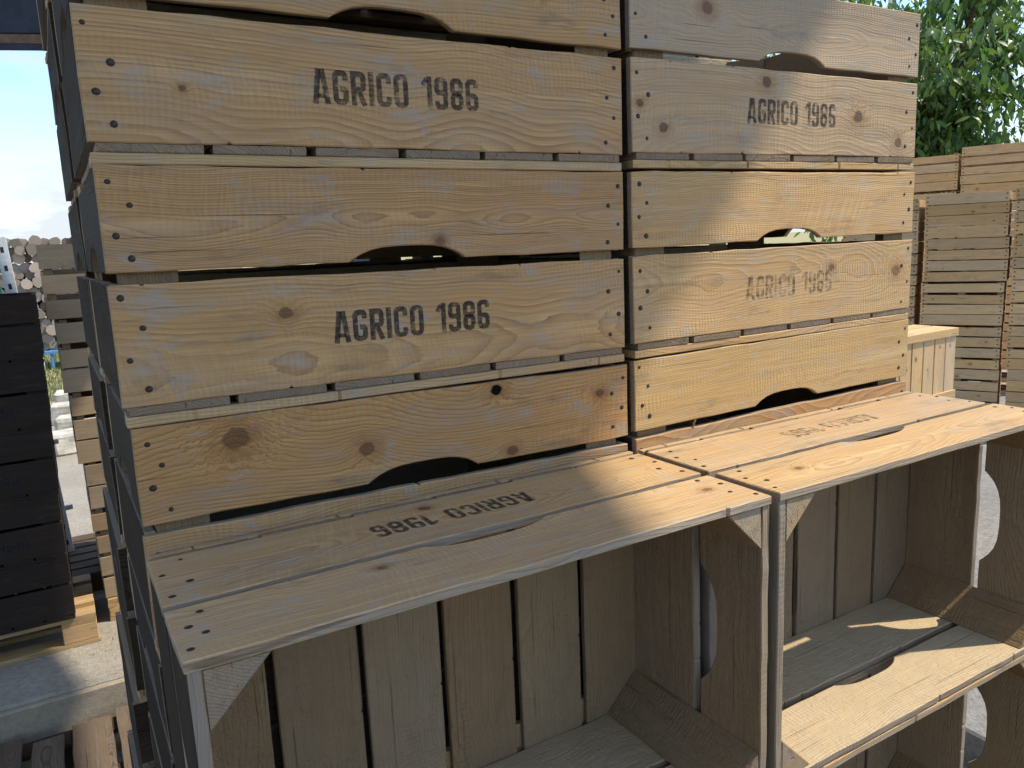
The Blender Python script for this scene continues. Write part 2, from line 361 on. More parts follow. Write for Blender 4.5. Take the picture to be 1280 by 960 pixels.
# ------------------------------------------------------------------ stamped lettering
def ribbon(pts, t, closed=False):
    n = len(pts); P = [Vector(p) for p in pts]; Lf, Rt = [], []
    for i in range(n):
        if closed or 0 < i < n-1:
            d1 = (P[i]-P[i-1]).normalized(); d2 = (P[(i+1) % n]-P[i]).normalized()
            n1 = Vector((-d1.y, d1.x)); n2 = Vector((-d2.y, d2.x)); mm = (n1+n2).normalized(); k = t/2/max(.4, mm.dot(n1))
        else:
            d = (P[1]-P[0]) if i == 0 else (P[i]-P[i-1]); d.normalize(); mm = Vector((-d.y, d.x)); k = t/2
        Lf.append(P[i]+mm*k); Rt.append(P[i]-mm*k)
    q = [(Rt[i], Rt[(i+1) % n], Lf[(i+1) % n], Lf[i]) for i in range(n if closed else n-1)]
    return q
def rounded(pts, rad, closed=False):
    """the polyline with its corners rounded off"""
    P = [Vector(p) for p in pts]; n = len(P); o = []
    for i in range(n):
        if not closed and i in (0, n-1): o.append(tuple(P[i])); continue
        a, b, c = P[i-1], P[i], P[(i+1) % n]
        r_ = min(rad, (a-b).length*.499, (c-b).length*.499); p = b+(a-b).normalized()*r_; q = b+(c-b).normalized()*r_
        for t in (0, .33, .67, 1): o.append(tuple(p*(1-t)**2+b*2*t*(1-t)+q*t*t))
    return o
def glyph(ch, t):
    """quads in a cell of height 1, and its width"""
    h = t/2; c = .15; rad = .13
    def oct_(w, z0, z1, cc=c):
        x0, x1, a, b = h, w-h, z0+h, z1-h
        return rounded([(x0, a), (x1, a), (x1, b), (x0, b)], rad, True)
    w = .47
    if ch == 'O': return ribbon(oct_(w, 0, 1), t, True), w
    if ch == 'C': return ribbon(rounded([(w-h, .69), (w-h, 1-h), (h, 1-h), (h, h), (w-h, h), (w-h, .31)], rad), t), w
    if ch == 'G': return ribbon(rounded([(w-h, .71), (w-h, 1-h), (h, 1-h), (h, h), (w-h, h), (w-h, .46), (w*.48, .46)], rad), t), w
    if ch == 'I': return ribbon([(h, 0), (h, 1)], t), t
    if ch == 'R': return ribbon([(h, 0), (h, 1)], t)+ribbon(rounded([(t, 1-h), (w-h, 1-h), (w-h, .47), (t, .47)], rad), t)+ribbon([(w*.52, .47-h), (w-h+.015, 0)], t*.98), w
    if ch == 'A': w = .54; return ribbon([(h, 0), (w/2-.05, 1)], t)+ribbon([(w-h, 0), (w/2+.05, 1)], t)+ribbon([(w*.28, .24), (w*.72, .24)], t*.8), w
    if ch == '1': w = .34; return ribbon([(w-h, 0), (w-h, 1)], t)+ribbon([(.03, .72), (w-t, .93)], t*.9), w
    if ch == '8': w = .46; return ribbon(oct_(w, 0, .56, .13), t, True)+ribbon(oct_(w, .44, 1, .12), t, True), w
    six = rounded([(.46-h, .74), (.46-h, 1-h), (h, 1-h), (h, h), (.46-h, h), (.46-h, .56-h), (t, .56-h)], .12)
    if ch == '6': return ribbon(six, t), .46
    if ch == '9': return ribbon([(.46-x, 1-z) for x, z in six], t), .46
    if ch == 'T': return ribbon([(0, 1-h), (.46, 1-h)], t)+ribbon([(.23, 0), (.23, 1-t)], t), .46
    if ch == 'L': return ribbon([(h, 1), (h, h), (.42, h)], t), .42
    if ch == 'W': w = .7; return ribbon([(h, 1), (w*.29, 0)], t*.9)+ribbon([(w*.29, 0), (w*.5, .8)], t*.8)+ribbon([(w*.5, .8), (w*.71, 0)], t*.8)+ribbon([(w*.71, 0), (w-h, 1)], t*.9), w
    return [], .38
def text_mesh(s, hgt, t=.165, gap=.085, width=None):
    V, F = [], []; x = 0; k = 0; kx = 1.
    tot = sum(glyph(ch, t)[1]+(gap if ch != ' ' else 0) for ch in s)
    if width: kx = width/(tot*hgt)
    for ch in s:
        q, w = glyph(ch, t)
        for quad in q:
            b = len(V); k += 1
            V += [((x+p.x)*hgt*kx, -.00022-.000012*(k % 7), p.y*hgt) for p in quad]; F.append([b, b+1, b+2, b+3])
        x += w+(gap if ch != ' ' else 0)
    return mesh('lettering', V, F, [INK])
TEXT = text_mesh('AGRICO 1986', .0425, width=.2405)

nail_me = None
def make_nail():
    bm = bmesh.new(); r = .0036
    ring = [[bm.verts.new((rr*math.cos(a*math.pi/4), yy, rr*math.sin(a*math.pi/4))) for a in range(8)] for rr, yy in ((r*1.35, -.00012), (r*.98, -.00016), (r*.9, -.0008), (r*.5, -.0012))]
    for k in range(3):
        for i in range(8): bm.faces.new((ring[k][i], ring[k][(i+1) % 8], ring[k+1][(i+1) % 8], ring[k+1][i]))
    bm.faces.new(ring[3]); bmesh.ops.recalc_face_normals(bm, faces=bm.faces[:])
    me = bpy.data.meshes.new('nail'); bm.to_mesh(me); bm.free(); me.materials.append(NAILM); return me
nail_me = make_nail()

# ------------------------------------------------------------------ the crate
CL, CW, CH = .75, .46, .3045
BT = .0125   # board thickness
Z1, Z2, Z3 = .025, .1695, .183
CUTX = (.288, .462)
_r = random.Random(5)
LOW_V = [plank_mesh(CL, Z2-Z1, BT, [HONEY, DUSTF, EDGEW], r=_r) for _ in range(3)]
UPP_V = [plank_mesh(CL, CH-Z3, BT, [HONEY, DUSTF, EDGEW], (*CUTX, .0195, 'lo'), r=_r) for _ in range(3)]
EW = CW-2*BT-.001
ELOW_V = [plank_mesh(EW, Z2-Z1, .0145, [GREYW, DUSTSHADE, EDGEW], r=_r, rough=.0009, step=.03) for _ in range(2)]
EUPP_V = [plank_mesh(EW, CH-Z3-.002, .0145, [GREYW, DUSTSHADE, EDGEW], (EW/2-.095, EW/2+.095, .034, 'lo'), r=_r, rough=.0009, step=.03) for _ in range(2)]
SLAT_W = .1135
SLAT_V = [plank_mesh(CW-.002, SLAT_W, .0112, [ENDG, DUSTSHADE], r=_r, step=.09) for _ in range(3)]
SLATN_V = [plank_mesh(CW-.002, .095, .0112, [ENDG, DUSTSHADE], r=_r, step=.09) for _ in range(2)]
BAT_V = [plank_mesh(CL-.004, .05, .0128, [PALE, PALE], r=_r, step=.06, rough=.0010) for _ in range(3)]
def post_mesh():
    a = .064; zz = CH-Z1-.004
    V = [(0, 0, 0), (a, 0, 0), (0, a, 0), (0, 0, zz), (a, 0, zz), (0, a, zz)]
    # grain runs along local x: store with x up
    V = [(z, x, y) for x, y, z in V]
    bm = bmesh.new(); vs = [bm.verts.new(v) for v in V]
    for f in ((0, 2, 1), (3, 4, 5), (0, 1, 4, 3), (1, 2, 5, 4), (2, 0, 3, 5)): bm.faces.new([vs[i] for i in f])
    bmesh.ops.recalc_face_normals(bm, faces=bm.faces[:])
    bmesh.ops.bevel(bm, geom=bm.edges[:], offset=.0015, segments=1, affect='EDGES')
    for v in bm.verts: v.co += Vector((_r.uniform(-1, 1), _r.uniform(-1, 1), _r.uniform(-1, 1)))*.0006
    me = bpy.data.meshes.new('post'); bm.to_mesh(me); bm.free(); me.materials.append(DUSTSHADE); me.materials.append(EDGEW)
    for p in me.polygons: p.material_index = 1 if abs(p.normal.x) > .8 else 0  # pale ends carry the light that falls on them as colour
    return me
POST_V = [post_mesh() for _ in range(2)]
KEYS = ('k1', 'k2', 'k3', 'k4', 'k5')
def setk(o, ks=(), rand=0, L=CL, H=.14):
    ks = list(ks)
    for _ in range(rand): ks.append((rng.uniform(.08, L-.08), rng.uniform(.02, H-.02), rng.uniform(.004, .009)))
    for i, k in enumerate(KEYS): o[k] = list(ks[i]) if i < len(ks) else [9., 9., 0.]
def swap(o, a, b):
    """this object alone gets other materials"""
    for sl, mt in zip(o.material_slots, (a, b)):
        sl.link = 'OBJECT'; sl.material = mt
def nails(plank, L, H, n, side, mirror, r):
    for sx in (0, 1):
        for i in range(n):
            z = H*(i+.6)/(n+.2)+r.uniform(-.006, .006); x = (.013 if i % 2 else .031)+r.uniform(-.003, .004)
            o = link('nail', nail_me, plank, (L-x if sx else x, 0, z)); s = r.uniform(.62, 1.02); o.scale = (s, 1, s*r.uniform(.85, 1))
NAILC = 0
def crate(mw, label, group, lowk=(), uppk=(), lows=None, upps=None, hero=False, mat=None, tone=0., ltone=0., utone=0., lgrey=0., ugrey=0., wear=.18, text=True, end_mat=None, nslat=6, inner=True, lowmat=None, uppmat=None, slat_mat=None):
    E_ = empty('wooden_crate', label, 'crate', mw, group)
    rr = random.Random(int(rng.random()*1e6))
    tw = lambda s: (0, rr.uniform(-s, s), 0)
    j = lambda s: rr.uniform(-s, s)
    def mk(name, me, loc, rot, tn=0., gy=0., seed=None):
        o = link(name, me, E_, loc, rot, seed); o['tone'] = tone+tn+rr.uniform(-.07, .07); o['grey'] = gy; return o
    # long sides: the front one (outer face at y = 0) and the rear one
    for side in (0, 1):
        loc = (lambda z: (0, 0, z)) if side == 0 else (lambda z: (CL, CW, z))
        rz = 0 if side == 0 else math.pi
        fr = side == 0
        a = mk('side_plank', plank_mesh(CL, Z2-Z1, BT, [HONEY, DUSTF, EDGEW]) if hero and fr else rr.choice(LOW_V), loc(Z1), (0, j(.0012), rz), ltone if fr else 0, lgrey if fr else rr.uniform(0, .3), lows if fr else None)
        b = mk('side_plank', plank_mesh(CL, CH-Z3, BT, [HONEY, DUSTF, EDGEW], (*CUTX, .0195, 'lo')) if hero and fr else rr.choice(UPP_V), loc(Z3), (0, j(.0008), rz), utone if fr else 0, ugrey if fr else rr.uniform(0, .3), upps if fr else None)
        setk(a, lowk if fr else (), 0 if (hero and fr) else rr.choice((0, 1, 2))); setk(b, uppk if fr else (), 0 if (hero and fr) else rr.choice((0, 1, 2)))
        if mat or lowmat: swap(a, lowmat if (lowmat and fr) else (mat or HONEY), DUSTF)
        if mat or uppmat: swap(b, uppmat if (uppmat and fr) else (mat or HONEY), DUSTF)
        if fr and hero:
            nails(a, CL, Z2-Z1, 4, 0, 0, rr); nails(b, CL, CH-Z3, 4, 0, 0, rr)
        if fr and text:
            t = link('lettering', TEXT, a, (.259+j(.001), 0, .0525), (0, j(.008), 0)); t['wear'] = wear; t['seed'] = rr.uniform(0, 9)
    for side in (0, 1):
        x = .0005 if side == 0 else CL-.0005; rz = -math.pi/2 if side == 0 else math.pi/2
        y0 = CW-BT-.0005 if side == 0 else BT+.0005
        a = mk('end_plank', rr.choice(ELOW_V), (x+j(.0012), y0, Z1), (0, j(.004), rz), 0, rr.uniform(0, .5))
        b = mk('end_plank', rr.choice(EUPP_V), (x+j(.0012), y0, Z3), (0, j(.004), rz), 0, rr.uniform(0, .5))
        if end_mat: swap(a, end_mat, DUSTSHADE); swap(b, end_mat, DUSTSHADE)
    # bottom slats: inner face up
    pitch = (CL-.004)/nslat
    for i in range(nslat):
        o = mk('bottom_slat', rr.choice(SLAT_V), (.002+pitch*i+(pitch-SLAT_W)/2+j(.0015), .001+j(.0008), .0136), (math.pi/2, 0, math.pi/2), 0, rr.uniform(0, .3))
        if slat_mat: swap(o, slat_mat, DUSTSHADE); setk(o, (), 1, CW, SLAT_W)
        o.matrix_local = Matrix.Translation(o.location) @ SLAT_ROT
    for y in (.0006, CW-.0506):
        o = mk('bottom_batten', rr.choice(BAT_V), None, None)
        # lies flat: local z -> y, local y -> -z
        o.matrix_local = Matrix.Translation((.002+j(.001), y, .0132)) @ BAT_ROT
    g = .0005
    for (px, py, a) in ((.0155, BT+g, 0), (CL-.0155, BT+g, 90), (CL-.0155, CW-BT-g, 180), (.0155, CW-BT-g, 270)):
        o = mk('corner_post', rr.choice(POST_V), None, None)
        o.matrix_local = Matrix.Translation((px, py, Z1+.001)) @ Matrix.Rotation(R(a), 4, 'Z') @ POST_ROT
    return E_
# rotations (columns = where local x, y, z go)
def rotm(cx, cy, cz): return Matrix((cx, cy, cz)).transposed().to_4x4()
SLAT_ROT = rotm((0, 1, 0), (0, 0, 1), (1, 0, 0))       # x->+y, y->+z, z->+x  (right-handed)
BAT_ROT = rotm((1, 0, 0), (0, 0, -1), (0, 1, 0))
POST_ROT = rotm((0, 0, 1), (1, 0, 0), (0, 1, 0))       # x->+z, y->+x, z->+y

# ------------------------------------------------------------------ ground and paving (setting)
GL, SLAB, GR = -.97, -.72, -.82
def sheet(name, pts, z, mat, sub=0):
    me = mesh(name, [(x, y, z) for x, y in pts], [list(range(len(pts)))], [mat])
    return structure(link(name, me))
sheet('ground', [(-1500, -1500), (1500, -1500), (1500, 1500), (-1500, 1500)], GL-.02, FIELD)
sheet('yard', [(-14, -10), (22, -10), (22, 16), (-14, 16)], GL, YARD)
def block(name, x0, x1, y0, y1, z0, z1, mat, c=.008):
    o = link(name, box_mesh(x1-x0, y1-y0, z1-z0, [mat], c), None, (x0, y0, z0)); return o
sheet('added_dark_ground', [(-14, -10), (2.0, -10), (2.0, -.36), (-14, -.36)], GL+.004, DARKGROUND)  # unseen dark sheet added to cut bounce light into the shelf
structure(block('yard_slab', 2.7, 24, -10, 16, GL-.3, GR, YARD, .01))
structure(block('pavement', -6, 1.5, 2.60, 10.6, GL-.3, SLAB, CONC, .012))
structure(block('kerb', -6, 1.5, 2.565, 2.598, GL-.3, SLAB-.012, CONC2, .006))
sheet('field', [(-14, 10.6), (8, 10.6), (8, 60), (-14, 60)], GR+.06, FIELD)

# ------------------------------------------------------------------ shed roof above the stacks
def roof():
    z = 5.5; k = (z-2.76)/1.4; ox, oy = .91*k, -.41*k         # the eave lies on the sun ray that draws the shadow edge
    poly = [(-6, -1.35), (1.70, -1.35), (2.20, -.15), (2.16, 1.45), (2.03, 2.0), (1.56, 2.25), (1.50, 3.22), (-6, 5.59)]  # unseen outline, stepped to lay shade and sun on the stacks
    E_ = empty('shed_roof', 'pale tin shed roof sheltering the crate stacks', 'roof', Matrix.Translation((ox, oy, z)))
    bm = bmesh.new(); vs = [bm.verts.new((x, y, 0)) for x, y in poly]; f = bm.faces.new(vs)
    r = bmesh.ops.extrude_face_region(bm, geom=[f])
    for v in r['geom']:
        if isinstance(v, bmesh.types.BMVert): v.co.z += .05
    bmesh.ops.recalc_face_normals(bm, faces=bm.faces[:])
    me = bpy.data.meshes.new('roof'); bm.to_mesh(me); bm.free(); me.materials.append(TINM)
    link('roof_sheet', me, E_)
    for x, y in ((-5.7, 5.2), (-5.7, -1.2), (-2.2, -1.2)):
        link('post', box_mesh(.14, .14, z-GL, [TRIMM], .004), E_, (x-.07, y-.07, GL-z))
    B = empty('timber_beam', 'dark beam with a brown board underneath crossing the sky', 'beam', Matrix.Translation((0, 0, 2.105)))
    a = math.atan2(-.30, .95)
    for nm, me, lz, ly in (('beam', box_mesh(6.6, .16, .42, [BEAMM], .004), .078, 0), ('beam_board', box_mesh(6.6, .03, .045, [TRIMM], .003), .030, .0), ('beam_flashing', box_mesh(6.6, .012, .028, [BEAMM], .002), 0., .001)):
        link(nm, me, B, (-4.6, 5.175+ly, lz), (0, 0, a))
    for x, y in ((-4.4, 5.2), (1.5, 3.33)):
        link('post', box_mesh(.14, .14, 2.18-GL, [BEAMM], .004), B, (x-.07, y-.07, GL-2.105))
roof()

# ------------------------------------------------------------------ pallets
def pallet(mw, label, LX=1.2, LY=.8, mat=NEWW, blk=NEWW, n=5, group='wooden pallets under the stacks', h=.144, along='x'):
    E_ = empty('pallet', label, 'pallet', mw, group)
    bw = .098
    for i in range(n):
        o = link('deck_board', plank_mesh(LX, bw, .022, [mat, mat], step=.2, rough=.002), E_); setk(o)
        o.matrix_local = Matrix.Translation((0, (LY-bw)*i/(n-1), h)) @ rotm((1, 0, 0), (0, 0, -1), (0, 1, 0)); o['tone'] = rng.uniform(-.12, .12)
    for x in (0, (LX-.145)/2, LX-.145):
        o = link('cross_board', plank_mesh(LY, .145, .022, [mat, mat], step=.2, rough=.002), E_); setk(o)
        o.matrix_local = Matrix.Translation((x+.145, 0, h-.0225)) @ rotm((0, 1, 0), (0, 0, -1), (-1, 0, 0)); o['tone'] = rng.uniform(-.12, .12)
        for y in (0, (LY-.1)/2, LY-.1):
            o = link('block', box_mesh(.145, .1, h-.022*3-.001, [blk], .003), E_, (x, y, .0223)); setk(o)
    for y in (0, (LY-.1)/2, LY-.1):
        o = link('base_board', plank_mesh(LX, .1, .0215, [mat, mat], step=.2, rough=.002), E_); setk(o)
        o.matrix_local = Matrix.Translation((0, y, .0218)) @ rotm((1, 0, 0), (0, 0, -1), (0, 1, 0))
    return E_

# ------------------------------------------------------------------ the stamped crates, standing upright
def place(x, y, z, tilt=0., yaw=0.):
    return Matrix.Translation((x, y, z)) @ Matrix.Rotation(yaw, 4, 'Z') @ Matrix.Rotation(tilt, 4, 'Y')
G_STACK = 'upright crates in the big stamped stacks'
x2 = .767
crate(place(-.0013, .0014, 1.1605, .0042, -.004), 'honey coloured crate with bold black stamp, top of the stack beside the sky', G_STACK, lows=1.37, upps=2.911, hero=True, wear=.38, ltone=.03, ugrey=.1,
      uppk=[(.61, .06, .004)], lowk=[(.105, .062, .003)])
crate(place(-.0012, .0024, .856, .0059, -.001), 'honey coloured crate with bold black stamp, under the topmost crate beside the sky', G_STACK, lows=4.21, upps=5.63, hero=True, wear=.33, utone=-.04,
      lowk=[(.2, .098, .0072)], uppk=[(.423, .024, .0056)])
crate(place(-.0002, .0014, .5517, .0136, .0023), 'orange toned crate with round brown knots, directly above the crate shelf in shade', G_STACK, lows=3.3, upps=7.77, hero=True, utone=-.02,
      uppk=[(.118, .092, .0135), (.29, .051, .009), (.498, .11, .0085), (.523, .012, .0075), (.692, .081, .0068)])
crate(place(x2+.0029, .0004, 1.1626, -.0038, .0048), 'grey brown crate with knotty stamped plank, top of the stack beside the tree', G_STACK, lows=6.61, upps=8.02, hero=True, wear=.40, ugrey=.42, lgrey=.12, utone=-.08, lowmat=PALE,
      lowk=[(.307, .124, .009), (.066, .039, .008), (.017, .076, .006), (.563, .074, .0105), (.692, .028, .009)], uppk=[(.164, .074, .0095)], uppmat=PALE)
crate(place(x2+.0004, .0004, .8534, -.003, -.0012), 'pale crate with badly faded stamp, second down beside the tree', G_STACK, lows=2.04, upps=9.33, hero=True, wear=.52, lowmat=PALE, uppmat=PALE, utone=.03, ltone=.03,
      lowk=[(.699, .083, .011), (.495, .102, .006)])
crate(place(x2+.0012, .0010, .5461, -.0074, -.0023), 'pale sunlit crate with dark handle slot, directly above the crate shelf in sun', G_STACK, lows=1.9, upps=4.87, hero=True, uppmat=PALE, utone=.05)
def knot_hole():
    o_ = [c for c in COL.objects if c.get('seed') == 7.77][0]
    bm = bmesh.new(); vs = [bm.verts.new((.0085*math.cos(a*.5236)*(1+.12*math.sin(a*2.1)), -.0001, .0078*math.sin(a*.5236))) for a in range(12)]
    c2 = [bm.verts.new((v.co.x*.7, .0, v.co.z*.7)) for v in vs]
    for i in range(12): bm.faces.new((vs[i], vs[(i+1) % 12], c2[(i+1) % 12], c2[i]))
    bm.faces.new(c2); bmesh.ops.recalc_face_normals(bm, faces=bm.faces[:])
    me = bpy.data.meshes.new('knot_hole'); bm.to_mesh(me); bm.free(); me.materials.append(BLACK); link('knot_hole', me, o_, (.498, -.0003, .109))  # flat black disc painting the dark inside a hole
knot_hole()
ORD = ('topmost', 'second', 'third', 'fourth', 'fifth', 'sixth', 'lowest')
for i in range(7):
    z = 1.1602-.3045*i
    if i >= 3:
        crate(place(rng.uniform(-.004, .003), .0014, z-.001*(i-2)), 'crate %s, behind the shaded shelf' % ({3: 'next below the knotty orange one', 4: 'fifth from the top', 5: 'last but one', 6: 'lowest'}[i]), G_STACK, wear=.25, mat=GREYW)  # dark planks stand in for the shade behind the shelf slats
        crate(place(x2+rng.uniform(-.003, .003), .0014, z-.001*(i-2)), 'crate %s, behind the sunlit shelf' % ({3: 'next below the pale one with the slot', 4: 'fifth from the top', 5: 'last but one', 6: 'lowest'}[i]), G_STACK, wear=.25, mat=GREYW)
    dx = {0: -.002, 1: .0, 2: -.004, 3: -.012, 4: -.022, 5: -.03, 6: -.03}[i]
    zz = z if i < 2 else z-.006
    crate(place(dx, .503+rng.uniform(-.003, .004), zz, 0, rng.uniform(-.004, .004)), 'weathered grey crate, %s in the rear stack beside the sky' % ORD[i], G_STACK, mat=GREYW)  # weathered ends; side planks darkened too, painting shade between the stacks
    crate(place(x2+.004+rng.uniform(-.004, .004), .505, zz), 'grey crate, %s in the rear stack behind the tree-side crates' % ORD[i], G_STACK, mat=GREYW)

crate(place(-.003, .0014, 1.4652, 0, .002), 'honey coloured crate above the bold stamped one, cut by the picture top', G_STACK)
crate(place(-.004, .504, 1.4652), 'weathered grey crate ending the rear stack at the picture top', G_STACK, mat=GREYW)
crate(place(x2+.003, .506, 1.4652), 'pale crate glimpsed through the gap in the top crate beside the tree', G_STACK, mat=PALE)

# ------------------------------------------------------------------ the crates lying on their sides as a shelf
G_SHELF = 'crates lying on their sides as a shelf'
SIDE = rotm((-1, 0, 0), (0, 0, -1), (0, -1, 0))
def lying(x, z, dy=0., tilt=0.): return Matrix.Translation((x+CL, -.0015+dy, z)) @ Matrix.Rotation(tilt, 4, 'Y') @ SIDE
crate(lying(0, .700, 0, 0), 'crate on its side, mostly shaded, its upside-down stamp clearly legible', G_SHELF, lows=5.12, upps=3.71, hero=True, wear=.36, lowmat=PALE, uppmat=PALE, ltone=.10, utone=.10, lowk=[(.403, .03, .0075)], uppk=[(.526, .03, .005), (.048, .05, .006)])
crate(lying(x2, .6995, 0, 0), 'sunlit crate on its side, its upside-down stamp nearly worn away', G_SHELF, lows=8.45, upps=6.27, hero=True, wear=.50, lowmat=PALE, uppmat=PALE, uppk=[(.636, .058, .006)], utone=.05, ltone=.02, end_mat=EDGEW)  # paler end planks stand in for light bounced between the crates
for i, z in ((1, .2375), (2, -.2245)):
    crate(lying(.003, z), 'shelf crate on its side, %s under the shaded one' % ('next' if i == 1 else 'lowest'), G_SHELF, wear=.3)
    crate(lying(x2+.002, z), 'shelf crate on its side, %s under the sunlit one' % ('next' if i == 1 else 'lowest'), G_SHELF, wear=.3)
GP = 'wooden pallets under the stacks'
for x, y, w, s_, hh in ((-.02, -.31, 1.6, 'at the foot of the crate shelf', .1415), (-.02, .2, 1.6, 'under the rear crate stacks', .150)):
    for k in (0, 1):
        pallet(Matrix.Translation((x, y, GL+k*(hh+.0005))), ('lower' if k == 0 else 'upper')+' grey wooden pallet '+s_, w, .5 if y < 0 else .8, GREYW, GREYW, 3 if y < 0 else 5, h=hh)

# ------------------------------------------------------------------ shaded yard at the edge of the slab
def near_pallet():
    E_ = empty('pallet', 'broken grey pallet on the low ground below the concrete edge', 'pallet', Matrix.Translation((-.62, 1.62, GL)), GP)
    for x, w, y1 in ((.0, .10, .93), (.13, .11, .90), (.275, .11, .83), (.415, .145, .87), (.58, .12, .91)):
        o = link('deck_board', plank_mesh(y1, w, .02, [GREYW, GREYW], step=.1, rough=.003), E_); setk(o); o['tone'] = 1.3+rng.uniform(-.2, .2)
        o.matrix_local = Matrix.Translation((x+w, 0, .142)) @ rotm((0, 1, 0), (0, 0, -1), (-1, 0, 0))
    for y in (.0, .42, .78):
        o = link('cross_board', plank_mesh(.75, .1, .02, [GREYW, GREYW], step=.2, rough=.003), E_); setk(o)
        o.matrix_local = Matrix.Translation((0, y, .1215)) @ rotm((1, 0, 0), (0, 0, -1), (0, 1, 0))
        for x in (.02, .32, .62): link('block', box_mesh(.1, .09, .1, [GREYW], .003), E_, (x, y+.005, .001))
near_pallet()
V, F = [], []
for i in range(330):
    x, y = rng.uniform(-.6, .0), rng.uniform(1.5, 3.3); a = rng.uniform(0, 6.3); l = rng.uniform(.02, .09); z = (GL if y < 2.56 else SLAB)+.004+rng.uniform(0, .006)
    d = Vector((math.cos(a), math.sin(a), rng.uniform(0, .1)))*l*(1 if y < 2.56 else .45); s = Vector((-d.y, d.x, 0)).normalized()*.0012; b = len(V); p = Vector((x, y, z))
    V += [p-s, p+s, p+d+s, p+d-s, p+Vector((0, 0, .002))]; F += [[b, b+1, b+2, b+3], [b, b+3, b+4], [b+1, b+4, b+2]]
o = link('straw', mesh('straw', V, F, [STRAW])); o['kind'] = 'stuff'; tag(o, 'loose straw scattered under the broken pallet', 'straw')

pallet(Matrix.Translation((-1.26, 3.0, SLAB)), 'pale wooden pallet with orange blocks under the dark crates', 1.2, .55, NEWW, TANW, 4, GP, .150)
# dark stack
TXT2 = text_mesh('WARTAL', .036, t=.15, width=.125)
for i in range(5):
    z = SLAB+.150+.3*i
    e = crate(Matrix.Translation((-.115-CL-.007*(4-i)+rng.uniform(-.004, .004), 2.985, z)) @ Matrix.Scale(.985, 4, (0, 0, 1)), 'dark crate in deep shade, %s of its stack' % ('lowest', 'second from the bottom', 'middle one', 'second from the top', 'topmost')[i], 'dark crates stacked in the shade', mat=DARKW, end_mat=DARKW, text=False)
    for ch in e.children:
        for sl in ch.material_slots: sl.link = 'OBJECT'; sl.material = DARKW  # every part takes the dark tone that paints the shade
    if i in (1, 2, 3):
        for ch in e.children:
            if ch.name.startswith('side_plank') and abs(ch.rotation_euler.z) < 1 and ch.location.z < .1:
                t = link('lettering', TXT2, ch, (.50, 0, .05)); t['wear'] = .2
# grey pallet lying beyond
E_ = pallet(Matrix.Translation((-.95, 3.66, SLAB)), 'flat grey pallet lying behind the dark crates', 1.0, .72, GREYW, GREYW, 6, GP, .11)
for c_ in E_.children: c_['tone'] = .9

# generic slatted crate: every slat its own board
def slat_crate(mw, label, group, L, Wd, H, n, mat, frontgap=.012, battens=True, grey=0., backs=True, tone=0., cat='crate', mid=True, nail=False):
    E_ = empty('slatted_crate', label, cat, mw, group)
    ph = H/n; key = (round(L, 3), round(Wd, 3), round(H, 3), n)
    if key not in SC:
        SC[key] = ([plank_mesh(L, ph-frontgap*k, .014, [TANW, DUSTSHADE], step=.25, rough=.0012) for k in (.45, .8, 1.2, 1.7)],
                   [plank_mesh(Wd-.03, ph-frontgap, .014, [TANW, DUSTSHADE], step=.25, rough=.0012)],
                   [box_mesh(.035, .035, H-.006, [DUSTSHADE], .002)], [box_mesh(.06, .016, H-.02, [DUSTSHADE], .002)],
                   [plank_mesh(Wd-.004, L/5-.012, .012, [TANW, DUSTSHADE], step=.3)])
    fm, em, pm, mm, sm = SC[key]
    def fin(o): o['tone'] = tone+rng.uniform(-.14, .14); o['grey'] = max(0, grey+rng.uniform(-.15, .2)); setk(o, (), rng.choice((0, 0, 1)), L, ph)
    for i in range(n):
        z = i*ph+.003
        o = link('slat', rng.choice(fm), E_, (rng.uniform(-.003, .003), rng.uniform(-.002, .002), z), (0, rng.uniform(-.007, .007), 0)); fin(o)
        if nail:
            for nx in (.02, L-.02):
                for nz in (.28, .68):
                    q = link('nail', nail_me, o, (nx+rng.uniform(-.004, .004), 0, ph*nz)); q.scale = (1.5, 1.2, 1.3)
        o = link('slat', rng.choice(fm), E_, (L, Wd, z), (0, 0, math.pi)); fin(o)
        o = link('slat', em[0], E_, (L-.0005, .015, z), (0, 0, math.pi/2)); fin(o)
        o = link('slat', em[0], E_, (.0005, Wd-.015, z), (0, 0, -math.pi/2)); fin(o)
    for x in (.016, L-.051):
        for y in (.0145, Wd-.0495): link('corner_post', pm[0], E_, (x, y, .003))
    if mid:
        link('middle_batten', mm[0], E_, (L/2-.03, .0145, .006)); link('middle_batten', mm[0], E_, (L/2-.03, Wd-.0305, .006))
    for i in range(5):
        o = link('bottom_slat', sm[0], E_); o.matrix_local = Matrix.Translation((i*L/5+.006, .002, .004)) @ SLAT_ROT; fin(o)
    return E_
SC = {}
# light stack behind the dark one
pallet(Matrix.Translation((.0, 3.2, SLAB)), 'orange blocked pallet under the tall tan crates', 1.2, .8, NEWW, TANW, 5, GP, .115)
LS = ('lowest', 'second from the bottom', 'middle one', 'second from the top', 'topmost')
for i in range(5):
    slat_crate(place(-.004-.018*i+rng.uniform(-.006, .006), 3.22, SLAB+.1155+.351*i), 'tan slatted crate, %s of the pile beyond the dark crates' % LS[i], 'tan crates stacked beyond the dark ones', .9, .6, .351, 3, TANW, frontgap=.018, mid=False, grey=.55, tone=.05 if i > 2 else -.2)

